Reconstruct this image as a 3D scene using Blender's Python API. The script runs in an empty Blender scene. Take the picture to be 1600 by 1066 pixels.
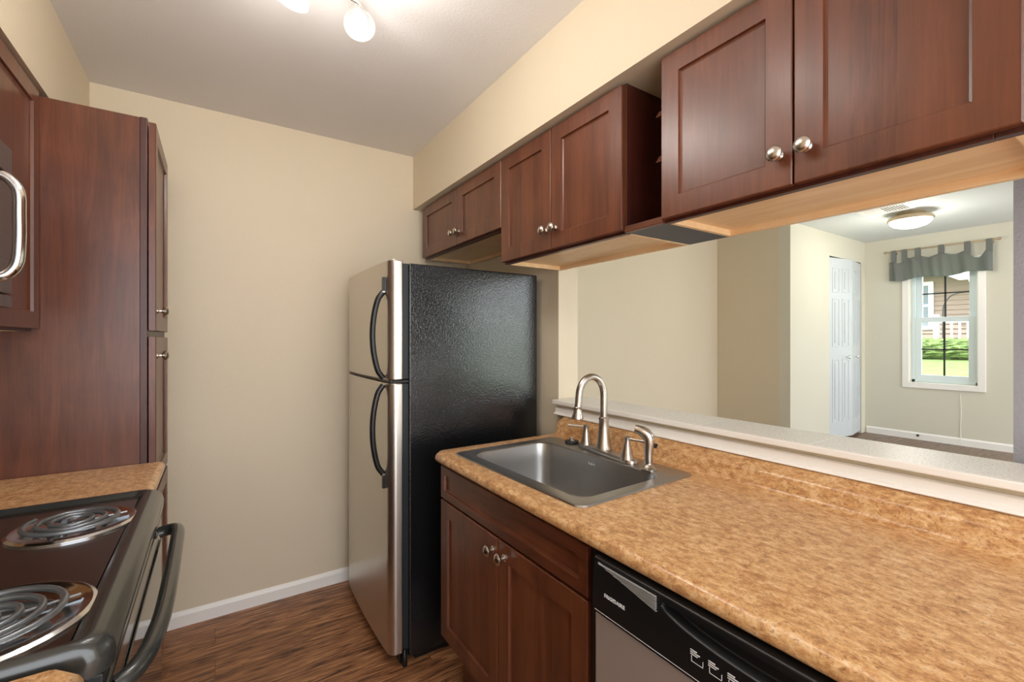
import bpy, bmesh, math, random
from mathutils import Vector, Matrix
random.seed(7)
PI = math.pi
sc = bpy.context.scene
COL = sc.collection

# ------------------------------------------------------------------ materials
def srgb(r, g, b):
    def f(v):
        v /= 255.0
        return v / 12.92 if v <= 0.04045 else ((v + 0.055) / 1.055) ** 2.4
    return (f(r), f(g), f(b), 1.0)

class Mat:
    def __init__(self, name, color=(0.8, 0.8, 0.8, 1), rough=0.5, metal=0.0, **kw):
        self.m = bpy.data.materials.new(name)
        self.m.use_nodes = True
        self.nt = self.m.node_tree
        self.b = self.nt.nodes['Principled BSDF']
        self.set('Base Color', color); self.set('Roughness', rough); self.set('Metallic', metal)
        for k, v in kw.items():
            self.set(k.replace('_', ' '), v)
    def set(self, k, v):
        self.b.inputs[k].default_value = v
    def n(self, t, **kw):
        nd = self.nt.nodes.new(t)
        for k, v in kw.items():
            if k.startswith('i_'):
                key = k[2:].replace('_', ' ')
                nd.inputs[key].default_value = v
            else:
                setattr(nd, k, v)
        return nd
    def l(self, a, b):
        self.nt.links.new(a, b)
    def coords(self, scale=(1, 1, 1), rot=(0, 0, 0)):
        tc = self.n('ShaderNodeTexCoord'); mp = self.n('ShaderNodeMapping')
        mp.inputs['Scale'].default_value = scale
        mp.inputs['Rotation'].default_value = rot
        self.l(tc.outputs['Object'], mp.inputs['Vector'])
        return mp.outputs['Vector']
    def noise(self, vec, scale, detail=4, rough=0.6, dist=0.0):
        nd = self.n('ShaderNodeTexNoise')
        nd.inputs['Scale'].default_value = scale; nd.inputs['Detail'].default_value = detail
        nd.inputs['Roughness'].default_value = rough; nd.inputs['Distortion'].default_value = dist
        self.l(vec, nd.inputs['Vector'])
        return nd.outputs['Fac']
    def ramp(self, fac, stops, interp='LINEAR'):
        r = self.n('ShaderNodeValToRGB'); r.color_ramp.interpolation = interp
        el = r.color_ramp.elements
        while len(el) < len(stops): el.new(0.5)
        for e, (p, c) in zip(el, stops):
            e.position = p; e.color = c if len(c) == 4 else (*c, 1)
        self.l(fac, r.inputs['Fac'])
        return r.outputs['Color']
    def mix(self, fac, a, b, mode='MIX'):
        mx = self.n('ShaderNodeMix', data_type='RGBA', blend_type=mode)
        for s, v in ((0, fac), (6, a), (7, b)):
            if hasattr(v, 'links'): self.l(v, mx.inputs[s])
            else: mx.inputs[s].default_value = v
        return mx.outputs[2]
    def math(self, op, a, b=0.0):
        m = self.n('ShaderNodeMath', operation=op)
        for s, v in ((0, a), (1, b)):
            if hasattr(v, 'links'): self.l(v, m.inputs[s])
            else: m.inputs[s].default_value = v
        return m.outputs[0]
    def bump(self, h, strength=0.2, dist=0.01):
        bp = self.n('ShaderNodeBump'); bp.inputs['Strength'].default_value = strength
        bp.inputs['Distance'].default_value = dist
        self.l(h, bp.inputs['Height']); self.l(bp.outputs[0], self.b.inputs['Normal'])
    def col(self, c): self.l(c, self.b.inputs['Base Color'])

def paint(name, c, bump=0.25, scale=170, rough=0.6):
    m = Mat(name, c, rough)
    v = m.coords()
    n1 = m.noise(v, scale, 3)
    m.bump(n1, bump, 0.003)
    n2 = m.noise(v, 1.5, 2)
    m.col(m.mix(n2, tuple(x * .97 for x in c[:3]) + (1,), tuple(min(1, x * 1.03) for x in c[:3]) + (1,)))
    return m.m

def wood(name, dark, mid, light, axis='Z', rough=0.33, strips=None):
    m = Mat(name, mid, rough, Specular_IOR_Level=0.5, Coat_Weight=0.15, Coat_Roughness=0.25)
    st = {'Z': (9, 9, 0.9), 'X': (0.9, 9, 9), 'Y': (9, 0.9, 9)}[axis]
    v = m.coords(st)
    n1 = m.noise(v, 2.2, 5, 0.6, 1.2)
    st2 = {'Z': (60, 60, 2.5), 'X': (2.5, 60, 60), 'Y': (60, 2.5, 60)}[axis]
    n2 = m.noise(m.coords(st2), 3.0, 4, 0.7)
    n3 = m.noise(m.coords(), 5.0, 3, 0.6, .5)
    s = m.math('ADD', m.math('MULTIPLY', n1, 0.5), m.math('MULTIPLY', n2, 0.25))
    s = m.math('ADD', s, m.math('MULTIPLY', n3, 0.25))
    c = m.ramp(s, [(0.33, dark), (0.5, mid), (0.68, light)])
    if strips:
        tc = m.n('ShaderNodeTexCoord'); sep = m.n('ShaderNodeSeparateXYZ')
        m.l(tc.outputs['Object'], sep.inputs[0])
        f = m.math('FLOOR', m.math('MULTIPLY', sep.outputs['Y'], 1 / strips))
        wn = m.n('ShaderNodeTexWhiteNoise', noise_dimensions='1D'); m.l(f, wn.inputs['W'])
        c = m.mix(m.math('MULTIPLY', wn.outputs['Value'], 0.45), c, light)
    m.col(c)
    m.bump(n2, 0.06, 0.002)
    return m.m

W_D, W_M, W_L = srgb(58, 29, 17), srgb(91, 47, 28), srgb(120, 68, 42)
M = {}
M['wood'] = wood('cherry_wood', W_D, W_M, W_L)
M['wood_panel'] = wood('cherry_wood_panel', W_D, W_M, W_L, strips=0.075)
M['wood_h'] = wood('cherry_wood_horizontal', W_D, W_M, W_L, axis='Y')
M['wood_dark'] = wood('cherry_wood_side', srgb(48, 18, 12), srgb(68, 28, 18), srgb(84, 38, 24), rough=.4)
M['maple'] = wood('maple_underside', srgb(226, 186, 134), srgb(240, 206, 158), srgb(248, 224, 184), axis='Y', rough=.45)
M['dark_board'] = Mat('slate_blue_laminate', srgb(78, 84, 96), .5).m
M['wall'] = paint('beige_wall_paint', srgb(220, 206, 180))
M['wall_dining'] = paint('beige_wall_paint_dining_lit', srgb(216, 212, 194))  # same beige paint, dining light's paler greener cast put into the colour
M['ceiling'] = paint('ceiling_paint', srgb(228, 226, 224), bump=0.35, scale=120)
M['ceiling_dining'] = paint('dining_ceiling_paint', srgb(222, 228, 228), bump=0.5, scale=60)
M['trim'] = Mat('white_trim_paint', srgb(246, 243, 236), .35).m
M['door_white'] = Mat('white_door_paint', srgb(204, 210, 212), .4).m
M['shaded_wall'] = paint('shaded_wall_paint', srgb(160, 160, 166), bump=.6, scale=140)  # shade on the unlit partition put into a bluish grey base colour
M['vinyl'] = Mat('white_vinyl', srgb(222, 234, 236), .35).m
M['black_plastic'] = Mat('black_plastic', srgb(22, 22, 23), .32).m
M['black_gloss'] = Mat('black_enamel', (0.008, 0.007, 0.007, 1), .12).m
M['enamel_rim'] = Mat('black_enamel_rim', (0.03, 0.032, 0.03, 1), .22, Coat_Weight=.4, Coat_Roughness=.15).m
M['gasket'] = Mat('dark_gasket', srgb(30, 34, 36), .5).m
M['white_print'] = Mat('white_print', srgb(225, 225, 225), .5).m
M['grey_print'] = Mat('grey_print', srgb(150, 150, 148), .5).m
M['nickel'] = Mat('brushed_nickel', srgb(198, 190, 180), .27, 1.0).m
M['chrome'] = Mat('chrome', srgb(225, 225, 225), .12, 1.0).m
M['glass_dark'] = Mat('dark_oven_glass', (0.02, 0.02, 0.02, 1), .04, Specular_IOR_Level=1.0).m

def steel(name, c, rough, st, bump=.03):
    m = Mat(name, c, rough, 1.0)
    n = m.noise(m.coords(st), 4, 3, .6)
    r = m.math('ADD', m.math('MULTIPLY', n, 0.12), rough - .06)
    m.l(r, m.b.inputs['Roughness'])
    m.bump(n, bump, 0.001)
    return m.m
M['steel'] = steel('brushed_steel_door', srgb(208, 203, 194), .34, (200, 200, 1.5))
M['steel_h'] = steel('brushed_steel_panel', srgb(190, 178, 170), .45, (200, 1.5, 200))
M['steel_h'].node_tree.nodes['Principled BSDF'].inputs['Metallic'].default_value = .6
M['steel_sink'] = steel('brushed_steel_sink', srgb(176, 174, 171), .33, (3, 60, 60), 0.0)
M['steel_mw'] = steel('steel_microwave', srgb(140, 130, 126), .3, (200, 1.5, 200))

m = Mat('textured_black_steel', (0.008, 0.009, 0.010, 1), .2, Specular_IOR_Level=.8)
v = m.coords((1, 1, 1)); n = m.noise(v, 150, 2, .5, .6); m.bump(n, .3, .0032)
sm = m.noise(m.coords((1, 1, 1)), 2.6, 5, .75)
m.l(m.ramp(sm, [(.35, (.10, .10, .10)), (.65, (.26, .26, .26))]), m.b.inputs['Roughness'])
M['black_side'] = m.m

# laminate counter
m = Mat('tan_granite_laminate', srgb(200, 152, 100), .3, Coat_Weight=.3, Coat_Roughness=.18)
v = m.coords((1, 1, 1))
a = m.noise(m.coords((1, .6, 1)), 60, 6, .8, .3)
b_ = m.noise(v, 16, 4, .65, .8)
d = m.noise(m.coords((1, .7, 1), (0, 0, .6)), 190, 3, .7, .5)
c = m.ramp(a, [(0.34, srgb(128, 82, 48)), (0.44, srgb(186, 134, 84)), (0.53, srgb(216, 170, 116)), (0.64, srgb(238, 208, 164))])
c2 = m.ramp(b_, [(0.3, srgb(190, 132, 80)), (0.6, srgb(222, 180, 128))])
c = m.mix(.25, c, c2)
dk = m.ramp(d, [(0.36, (1, 1, 1)), (0.43, (0, 0, 0))])
c = m.mix(m.math('MULTIPLY', dk, .6), c, srgb(120, 72, 40))
m.col(c)
M['counter'] = m.m

# terrazzo ledge
m = Mat('speckled_white_ledge', srgb(225, 222, 214), .35)
n = m.noise(m.coords(), 220, 3, .8)
m.col(m.ramp(n, [(0.34, srgb(165, 168, 168)), (0.45, srgb(236, 235, 228)), (0.7, srgb(248, 246, 240))]))
M['ledge'] = m.m

# plank floor along X
def plank(name, dk, md, lt, gap):
    m = Mat(name, md, .38)
    tc = m.n('ShaderNodeTexCoord')
    br = m.n('ShaderNodeTexBrick', offset=.37, offset_frequency=2)
    br.inputs['Scale'].default_value = 1.0
    br.inputs['Brick Width'].default_value = 1.2; br.inputs['Row Height'].default_value = 0.125
    br.inputs['Mortar Size'].default_value = 0.0011; br.inputs['Mortar Smooth'].default_value = .1
    br.inputs['Color1'].default_value = (0, 0, 0, 1); br.inputs['Color2'].default_value = (1, 1, 1, 1)
    br.inputs['Mortar'].default_value = (.5, .5, .5, 1)
    m.l(tc.outputs['Object'], br.inputs['Vector'])
    # per-plank offset of the grain
    vm = m.n('ShaderNodeVectorMath', operation='MULTIPLY_ADD')
    m.l(br.outputs['Color'], vm.inputs[0]); vm.inputs[1].default_value = (3.1, 5.7, 2.3)
    m.l(tc.outputs['Object'], vm.inputs[2])
    mp = m.n('ShaderNodeMapping'); mp.inputs['Scale'].default_value = (1.6, 17, 1)
    m.l(vm.outputs[0], mp.inputs['Vector'])
    n1 = m.noise(mp.outputs[0], 2.6, 6, .68, 1.3)
    mp2 = m.n('ShaderNodeMapping'); mp2.inputs['Scale'].default_value = (4, 70, 1)
    m.l(vm.outputs[0], mp2.inputs['Vector'])
    n2 = m.noise(mp2.outputs[0], 2.0, 4, .7)
    s = m.math('ADD', m.math('MULTIPLY', n1, .72), m.math('MULTIPLY', n2, .28))
    c = m.ramp(s, [(0.38, dk), (0.48, md), (0.62, lt)])
    c = m.mix(m.math('MULTIPLY', br.outputs['Fac'], .7), c, gap)
    m.col(c)
    m.bump(n2, .08, .002)
    return m.m
M['floor'] = plank('wood_plank_floor', srgb(66, 38, 24), srgb(142, 94, 62), srgb(198, 144, 98), srgb(40, 22, 14))
M['floor_dining'] = plank('dining_plank_floor', srgb(82, 62, 48), srgb(118, 92, 74), srgb(148, 120, 100), srgb(60, 44, 34))

m = Mat('enamel_cooktop', (0.028, 0.018, 0.014, 1), .22, Coat_Weight=.5, Coat_Roughness=.12)
n = m.noise(m.coords(), 260, 2, .6)
m.col(m.ramp(n, [(.70, (0.022, 0.014, 0.011)), (.78, (.12, .1, .09))]))
M['cooktop'] = m.m

def emis(name, c, s):
    m = Mat(name, c, .3)
    m.set('Emission Color', c); m.set('Emission Strength', s)
    return m.m
M['bulb'] = emis('lit_bulb', (1, .96, .9, 1), 8)
M['shade'] = emis('frosted_glass_lit', srgb(120, 117, 112), .30)
_nt = M['shade'].node_tree; _o = _nt.nodes['Material Output']; _t = _nt.nodes.new('ShaderNodeBsdfTransparent'); _m = _nt.nodes.new('ShaderNodeMixShader')
_m.inputs[0].default_value = .2
_nt.links.new(_t.outputs[0], _m.inputs[1]); _nt.links.new(_nt.nodes['Principled BSDF'].outputs[0], _m.inputs[2]); _nt.links.new(_m.outputs[0], _o.inputs[0])
M['dome'] = emis('frosted_dome_lit', (1, .95, .86, 1), 1.6)
M['vase_gold'] = Mat('antique_nickel', srgb(190, 170, 140), .35, .7).m

# window glass (thin)
g = bpy.data.materials.new('clear_window_glass'); g.use_nodes = True
nt = g.node_tree; nt.nodes.clear()
o = nt.nodes.new('ShaderNodeOutputMaterial'); t = nt.nodes.new('ShaderNodeBsdfTransparent')
gl = nt.nodes.new('ShaderNodeBsdfGlossy'); gl.inputs['Roughness'].default_value = .02
mx = nt.nodes.new('ShaderNodeMixShader'); mx.inputs[0].default_value = .06
nt.links.new(t.outputs[0], mx.inputs[1]); nt.links.new(gl.outputs[0], mx.inputs[2]); nt.links.new(mx.outputs[0], o.inputs[0])
M['glass'] = g
# valance cloth
g = bpy.data.materials.new('grey_valance_cloth'); g.use_nodes = True
nt = g.node_tree; nt.nodes.clear()
o = nt.nodes.new('ShaderNodeOutputMaterial'); dfs = nt.nodes.new('ShaderNodeBsdfDiffuse'); tr = nt.nodes.new('ShaderNodeBsdfTranslucent')
dfs.inputs[0].default_value = srgb(152, 148, 142); tr.inputs[0].default_value = srgb(176, 200, 200)
mx = nt.nodes.new('ShaderNodeMixShader'); mx.inputs[0].default_value = .5
nt.links.new(dfs.outputs[0], mx.inputs[1]); nt.links.new(tr.outputs[0], mx.inputs[2]); nt.links.new(mx.outputs[0], o.inputs[0])
M['cloth'] = g
# outdoors
m = Mat('lawn_grass', srgb(150, 180, 90), .9)
n = m.noise(m.coords(), 6, 5, .7)
m.col(m.ramp(n, [(.3, srgb(96, 130, 62)), (.7, srgb(132, 166, 92))]))
M['grass'] = m.m
m = Mat('hedge_leaves', srgb(90, 120, 60), .8)
n = m.noise(m.coords(), 9, 4, .8)
m.col(m.ramp(n, [(.35, srgb(74, 100, 52)), (.65, srgb(150, 176, 104))]))
m.bump(n, 1, .1)
M['hedge'] = m.m
M['siding'] = Mat('tan_siding', srgb(160, 142, 128), .7).m
M['ext_white'] = Mat('white_exterior_paint', srgb(238, 240, 240), .6).m
M['ext_glass'] = Mat('far_window_glass', srgb(110, 130, 140), .1).m
M['roof'] = Mat('grey_shingles', srgb(120, 116, 112), .9).m
M['iron'] = Mat('black_iron', srgb(50, 50, 52), .5).m

# ------------------------------------------------------------------ geometry
class MB:
    def __init__(s): s.bm = bmesh.new()
    def face(s, pts):
        return s.bm.faces.new([s.bm.verts.new(p) for p in pts])
    def box(s, x0, x1, y0, y1, z0, z1):
        if x0 > x1: x0, x1 = x1, x0
        if y0 > y1: y0, y1 = y1, y0
        if z0 > z1: z0, z1 = z1, z0
        v = [s.bm.verts.new((x, y, z)) for x in (x0, x1) for y in (y0, y1) for z in (z0, z1)]
        for f in ((0, 1, 3, 2), (4, 6, 7, 5), (0, 4, 5, 1), (2, 3, 7, 6), (0, 2, 6, 4), (1, 5, 7, 3)):
            s.bm.faces.new([v[i] for i in f])
        return s
    def prism(s, poly, axis, a0, a1, xf=None):
        """poly: 2D outline; axis: 'X','Y','Z' extruded from a0 to a1."""
        def P(p, a):
            if axis == 'Z': q = (p[0], p[1], a)
            elif axis == 'Y': q = (p[0], a, p[1])
            else: q = (a, p[0], p[1])
            return q
        A = [s.bm.verts.new(P(p, a0)) for p in poly]; B = [s.bm.verts.new(P(p, a1)) for p in poly]
        n = len(poly)
        s.bm.faces.new(A); s.bm.faces.new(B[::-1])
        for i in range(n):
            s.bm.faces.new((A[i], B[i], B[(i + 1) % n], A[(i + 1) % n]))
        return s
    def rings(s, rings, cap0=True, cap1=True, closed=True):
        R = [[s.bm.verts.new(p) for p in r] for r in rings]
        n = len(R[0])
        for a, b in zip(R, R[1:]):
            for i in range(n if closed else n - 1):
                s.bm.faces.new((a[i], a[(i + 1) % n], b[(i + 1) % n], b[i]))
        if cap0: s.bm.faces.new(R[0][::-1])
        if cap1: s.bm.faces.new(R[-1])
        return s
    def lathe(s, o, axis, prof, n=24):
        """prof: list of (radius, height along axis)."""
        ax = Vector(axis).normalized()
        u = ax.orthogonal().normalized(); w = ax.cross(u)
        o = Vector(o)
        rr = []
        for r, h in prof:
            r = max(r, 1e-5)
            rr.append([o + ax * h + (u * math.cos(2 * PI * i / n) + w * math.sin(2 * PI * i / n)) * r for i in range(n)])
        return s.rings(rr)
    def tube(s, pts, r, n=12, smooth=0):
        pts = [Vector(p) for p in pts]
        if smooth: pts = catmull(pts, smooth)
        rad = r if isinstance(r, (list, tuple)) else [r] * len(pts)
        if len(rad) != len(pts):
            k = len(rad); rad = [rad[min(k - 1, int(i / (len(pts) - 1) * (k - 1)))] + (rad[min(k - 1, int(i / (len(pts) - 1) * (k - 1)) + 1)] - rad[min(k - 1, int(i / (len(pts) - 1) * (k - 1)))]) * ((i / (len(pts) - 1) * (k - 1)) % 1) for i in range(len(pts))]
        t0 = (pts[1] - pts[0]).normalized(); u = t0.orthogonal().normalized()
        rr = []
        for i, p in enumerate(pts):
            t = (pts[min(i + 1, len(pts) - 1)] - pts[max(i - 1, 0)]).normalized()
            u = (u - t * u.dot(t)).normalized(); w = t.cross(u)
            rr.append([p + (u * math.cos(2 * PI * k / n) + w * math.sin(2 * PI * k / n)) * rad[i] for k in range(n)])
        return s.rings(rr)
    def build(s, name, mat, parent=None, bevel=0, seg=2, smooth=False, sub=0):
        bmesh.ops.recalc_face_normals(s.bm, faces=s.bm.faces)
        me = bpy.data.meshes.new(name)
        s.bm.to_mesh(me); s.bm.free()
        ob = bpy.data.objects.new(name, me); COL.objects.link(ob)
        mm = M[mat] if isinstance(mat, str) else mat
        me.materials.append(mm)
        if bevel:
            b = ob.modifiers.new('bevel', 'BEVEL'); b.width = bevel; b.segments = seg; b.limit_method = 'ANGLE'; b.angle_limit = math.radians(40)
        if sub:
            b = ob.modifiers.new('sub', 'SUBSURF'); b.levels = sub; b.render_levels = sub
        if smooth:
            for p in me.polygons: p.use_smooth = True
            try:
                me.set_sharp_from_angle(angle=math.radians(40))
            except Exception: pass
        if parent is not None:
            ob.parent = parent
            ob.matrix_parent_inverse = parent.matrix_basis.inverted() if parent.type != 'EMPTY' or True else ob.matrix_parent_inverse
        return ob

def catmull(P, k):
    out = []
    for i in range(len(P) - 1):
        p0, p1, p2, p3 = P[max(i - 1, 0)], P[i], P[i + 1], P[min(i + 2, len(P) - 1)]
        for j in range(k):
            t = j / k
            out.append(.5 * ((2 * p1) + (p2 - p0) * t + (2 * p0 - 5 * p1 + 4 * p2 - p3) * t * t + (3 * p1 - p0 - 3 * p2 + p3) * t ** 3))
    out.append(P[-1]); return out

def rrect(cx, cy, hx, hy, r, z, k=8, rot=0.0, oc=None):
    pts = []
    for (sx, sy, a0) in ((1, 1, 0), (-1, 1, PI / 2), (-1, -1, PI), (1, -1, 1.5 * PI)):
        for i in range(k + 1):
            a = a0 + (PI / 2) * i / k
            pts.append((cx + sx * (hx - r) + r * math.cos(a), cy + sy * (hy - r) + r * math.sin(a)))
    if rot:
        ox, oy = oc or (cx, cy); c, s_ = math.cos(rot), math.sin(rot)
        pts = [(ox + (x - ox) * c - (y - oy) * s_, oy + (x - ox) * s_ + (y - oy) * c) for x, y in pts]
    return [(x, y, z) for x, y in pts]

def tag(o, label=None, cat=None, group=None, kind=None):
    if label: o['label'] = label
    if cat: o['category'] = cat
    if group: o['group'] = group
    if kind: o['kind'] = kind
    return o
def thing(name, label, cat, loc=(0, 0, 0), group=None):
    e = bpy.data.objects.new(name, None); COL.objects.link(e)
    e.location = loc; e.empty_display_size = .1
    return tag(e, label, cat, group)
def struct(name, mb, mat, parent=None, **kw):
    o = mb.build(name, mat, parent, **kw)
    if parent is None: o['kind'] = 'structure'
    return o

# ------------------------------------------------------------------ constants of the room
XL, XR = -0.80, 1.36          # kitchen left wall, kitchen right wall (kitchen face)
YB = 2.607                    # back wall
ZC = 2.44
SZ = 2.122                    # soffit underside
XD, ZD = 6.2, 0.283           # dining window wall, dining floor level
YO = 1.665                    # left jamb of the pass-through

# ------------------------------------------------------------------ setting
struct('floor', MB().box(XL, 1.42, -2.6, YB + .1, -.06, 0), 'floor')
struct('floor_dining', MB().box(1.42, XD + .2, -3.2, 3.0, ZD - .3, ZD), 'floor_dining')
struct('ceiling', MB().box(XL - .1, 1.42, -1.3, YB + .1, ZC, ZC + .12), 'ceiling')
struct('ceiling_dining', MB().box(1.42, XD + .2, -2.6, 3.0, ZC, ZC + .12), 'ceiling_dining')
struct('wall_back', MB().box(XL - .1, XR, YB, YB + .1, 0, ZC), 'wall')
struct('wall_left', MB().box(XL - .1, XL, -1.3, YB, 0, ZC), 'wall')
struct('wall_left_soffit', MB().box(XL, -.449, -1.2, YB, SZ - .003, ZC), 'wall')
struct('wall_right_soffit', MB().box(1.0, XR, -1.2, YB, SZ, ZC), 'wall')
w = MB()
w.box(XR, 1.48, YO, 2.9, 0, ZC)                 # left of the opening
w.box(XR, 1.48, -1.2, YO, 1.72, ZC)             # header
w.box(XR, 1.48, -1.2, YO, 0, 1.036)             # pony wall
w.box(XR, 1.48, -1.2, -.45, 1.036, 1.72)
struct('wall_right', w, 'wall')
struct('baseboard_back', MB().prism([(YB, 0), (YB - .013, 0), (YB - .013, .052), (YB - .008, .064), (YB - .003, .07), (YB, .07)], 'X', -.19, XR), 'trim')
# trim board above the backsplash
t = MB()
t.prism([(XR, .986), (1.330, .986), (1.326, .989), (1.330, .994), (1.338, .997), (1.340, 1.018), (1.346, 1.021), (XR, 1.021)], 'Y', -.6, YO - .002)
struct('trim_1', t, 'trim')

# dining side
w = MB()
w.box(1.48, 4.48, 2.82, 2.92, ZD, ZC)
w.box(4.48, 4.58, 2.187, 2.92, ZD, ZC)
struct('wall_dining_left', w, 'wall')
w = MB()
w.box(4.48, 5.293, 2.087, 2.187, ZD, ZC)
w.box(5.293, 6.10, 2.087, 2.187, 2.205, ZC)
w.box(6.10, XD, 2.087, 2.187, ZD, ZC)
struct('wall_closet', w, 'wall_dining')
struct('wall_closet_inside', MB().box(4.9, XD, 2.75, 2.82, ZD, ZC), 'wall_dining')
WY0, WY1, WZ0, WZ1 = 1.175, 1.693, .885, 2.10
w = MB()
w.box(XD, XD + .14, WY1, 3.0, ZD, ZC)
w.box(XD, XD + .14, -3.2, WY0, ZD, ZC)
w.box(XD, XD + .14, WY0, WY1, ZD, WZ0)
w.box(XD, XD + .14, WY0, WY1, WZ1, ZC)
struct('wall_window', w, 'wall_dining')
struct('wall_partition', MB().box(1.60, 1.72, -1.3, .243, 0, ZC), 'shaded_wall')
struct('baseboard_dining', MB().prism([(XD, ZD), (XD - .013, ZD), (XD - .013, ZD + .06), (XD - .003, ZD + .075), (XD, ZD + .075)], 'Y', -3.0, 2.07), 'trim')

# window
wn = thing('window_1', 'white double-hung window with dark grilles in the dining wall', 'window', (XD, 1.43, WZ0)); wn['kind'] = 'structure'
del wn['category']
c = MB()
cw = .058
c.box(XD - .018, XD, WY1, WY1 + cw, WZ0 - cw, WZ1 + cw); c.box(XD - .018, XD, WY0 - cw, WY0, WZ0 - cw, WZ1 + cw)
c.box(XD - .018, XD, WY0, WY1, WZ0 - cw, WZ0); c.box(XD - .018, XD, WY0, WY1, WZ1, WZ1 + cw)
c.build('casing', 'trim', wn, bevel=.004)
f = MB()
fx0, fx1 = XD + .07, XD + .13
f.box(fx0, fx1, WY0, WY0 + .03, WZ0, WZ1); f.box(fx0, fx1, WY1 - .03, WY1, WZ0, WZ1)
f.box(fx0, fx1, WY0, WY1, WZ0, WZ0 + .03); f.box(fx0, fx1, WY0, WY1, WZ1 - .03, WZ1)
f.build('window_frame', 'vinyl', wn, bevel=.003)
ZM = 1.552
def sash(z0, z1, x0, x1, zg):
    s = MB(); a, b_ = WY0 + .03, WY1 - .03
    s.box(x0, x1, a, a + .05, z0, z1); s.box(x0, x1, b_ - .05, b_, z0, z1)
    s.box(x0, x1, a + .05, b_ - .05, z0, z0 + .05); s.box(x0, x1, a + .05, b_ - .05, z1 - .05, z1)
    so = s.build('sash', 'vinyl', wn, bevel=.003)
    xm = (x0 + x1) / 2
    MB().box(xm - .002, xm + .002, a + .05, b_ - .05, z0 + .05, z1 - .05).build('pane', 'glass', so)
    g = MB(); ym = (a + b_) / 2
    g.box(xm - .008, xm - .003, ym - .008, ym + .008, z0 + .05, z1 - .05)
    g.box(xm - .008, xm - .003, a + .05, b_ - .05, zg - .007, zg + .007)
    g.build('grille', 'iron', so)
sash(WZ0 + .03, ZM + .02, fx0, fx0 + .028, 1.235)
sash(ZM - .03, WZ1 - .03, fx0 + .03, fx1, 1.82)

# bifold closet door
dr = thing('door_1', 'white panelled bifold closet door', 'door', (5.7, 2.09, ZD)); dr['kind'] = 'structure'; del dr['category']
def leaf(x0, x1, y0, y1, knobx):
    L = math.hypot(x1 - x0, y1 - y0); ang = math.atan2(y1 - y0, x1 - x0)
    z0, z1 = ZD + .03, 2.19
    mb = MB()
    # slab with raised panels: 2 columns x 3 rows
    mb.box(0, L, 0, .03, z0, z1)
    cols = [(L * .14, L * .44), (L * .56, L * .86)]
    rows = [(z0 + .16, z0 + .82), (z0 + .95, z1 - .42), (z1 - .36, z1 - .1)]
    for a, b_ in cols:
        for c0, c1 in rows:
            fr = .012
            mb.box(a, b_, -.004, 0, c0, c0 + fr); mb.box(a, b_, -.004, 0, c1 - fr, c1)
            mb.box(a, a + fr, -.004, 0, c0 + fr, c1 - fr); mb.box(b_ - fr, b_, -.004, 0, c0 + fr, c1 - fr)
            mb.box(a + .04, b_ - .04, -.005, 0, c0 + .04, c1 - .04)
    bmesh.ops.transform(mb.bm, matrix=Matrix.Translation((x0, y0, 0)) @ Matrix.Rotation(ang, 4, 'Z'), verts=mb.bm.verts)
    lf = mb.build('door_panel', 'door_white', dr, bevel=.003)
    k = MB(); c_, s_ = math.cos(ang), math.sin(ang)
    kx, ky = x0 + c_ * knobx, y0 + s_ * knobx
    k.lathe((kx, ky, 1.153), (s_, -c_, 0), [(.006, 0), (.006, .015), (.016, .022), (.018, .032), (.01, .04)])
    k.build('knob', 'chrome', lf, smooth=True)
leaf(5.298, 5.69, 2.095, 2.03, .30)
leaf(5.695, 6.09, 2.03, 2.095, .1)
MB().box(5.293, 6.10, 2.10, 2.13, 2.195, 2.205).build('track', 'iron', dr)

# ------------------------------------------------------------------ cabinet pieces
def knob(x, y, z, d, parent):
    k = MB()
    k.lathe((x, y, z), (d, 0, 0), [(.0105, 0), (.0105, .003), (.0065, .007), (.006, .013), (.010, .017), (.0158, .021), (.0168, .026), (.0135, .031), (.006, .0335), (0, .034)], 28)
    return k.build('knob', 'nickel', parent, smooth=True)

def shaker(name, x, d, y0, y1, z0, z1, parent, stile=.055, th=.02, mat='wood_panel', label=None):
    """door with a recessed panel; x = outer face, d = -1 faces -X, +1 faces +X."""
    mb = MB(); rc, sl = .009, .006
    def ring(i, xx): return [(xx, y0 + i, z0 + i), (xx, y1 - i, z0 + i), (xx, y1 - i, z1 - i), (xx, y0 + i, z1 - i)]
    xb = x - d * th
    mb.rings([ring(0, xb), ring(0, x - d * .002), ring(.002, x), ring(stile, x), ring(stile + sl * .3, x - d * rc * .8), ring(stile + sl, x - d * rc)])
    ob = mb.build(name, mat, parent)
    return ob

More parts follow.
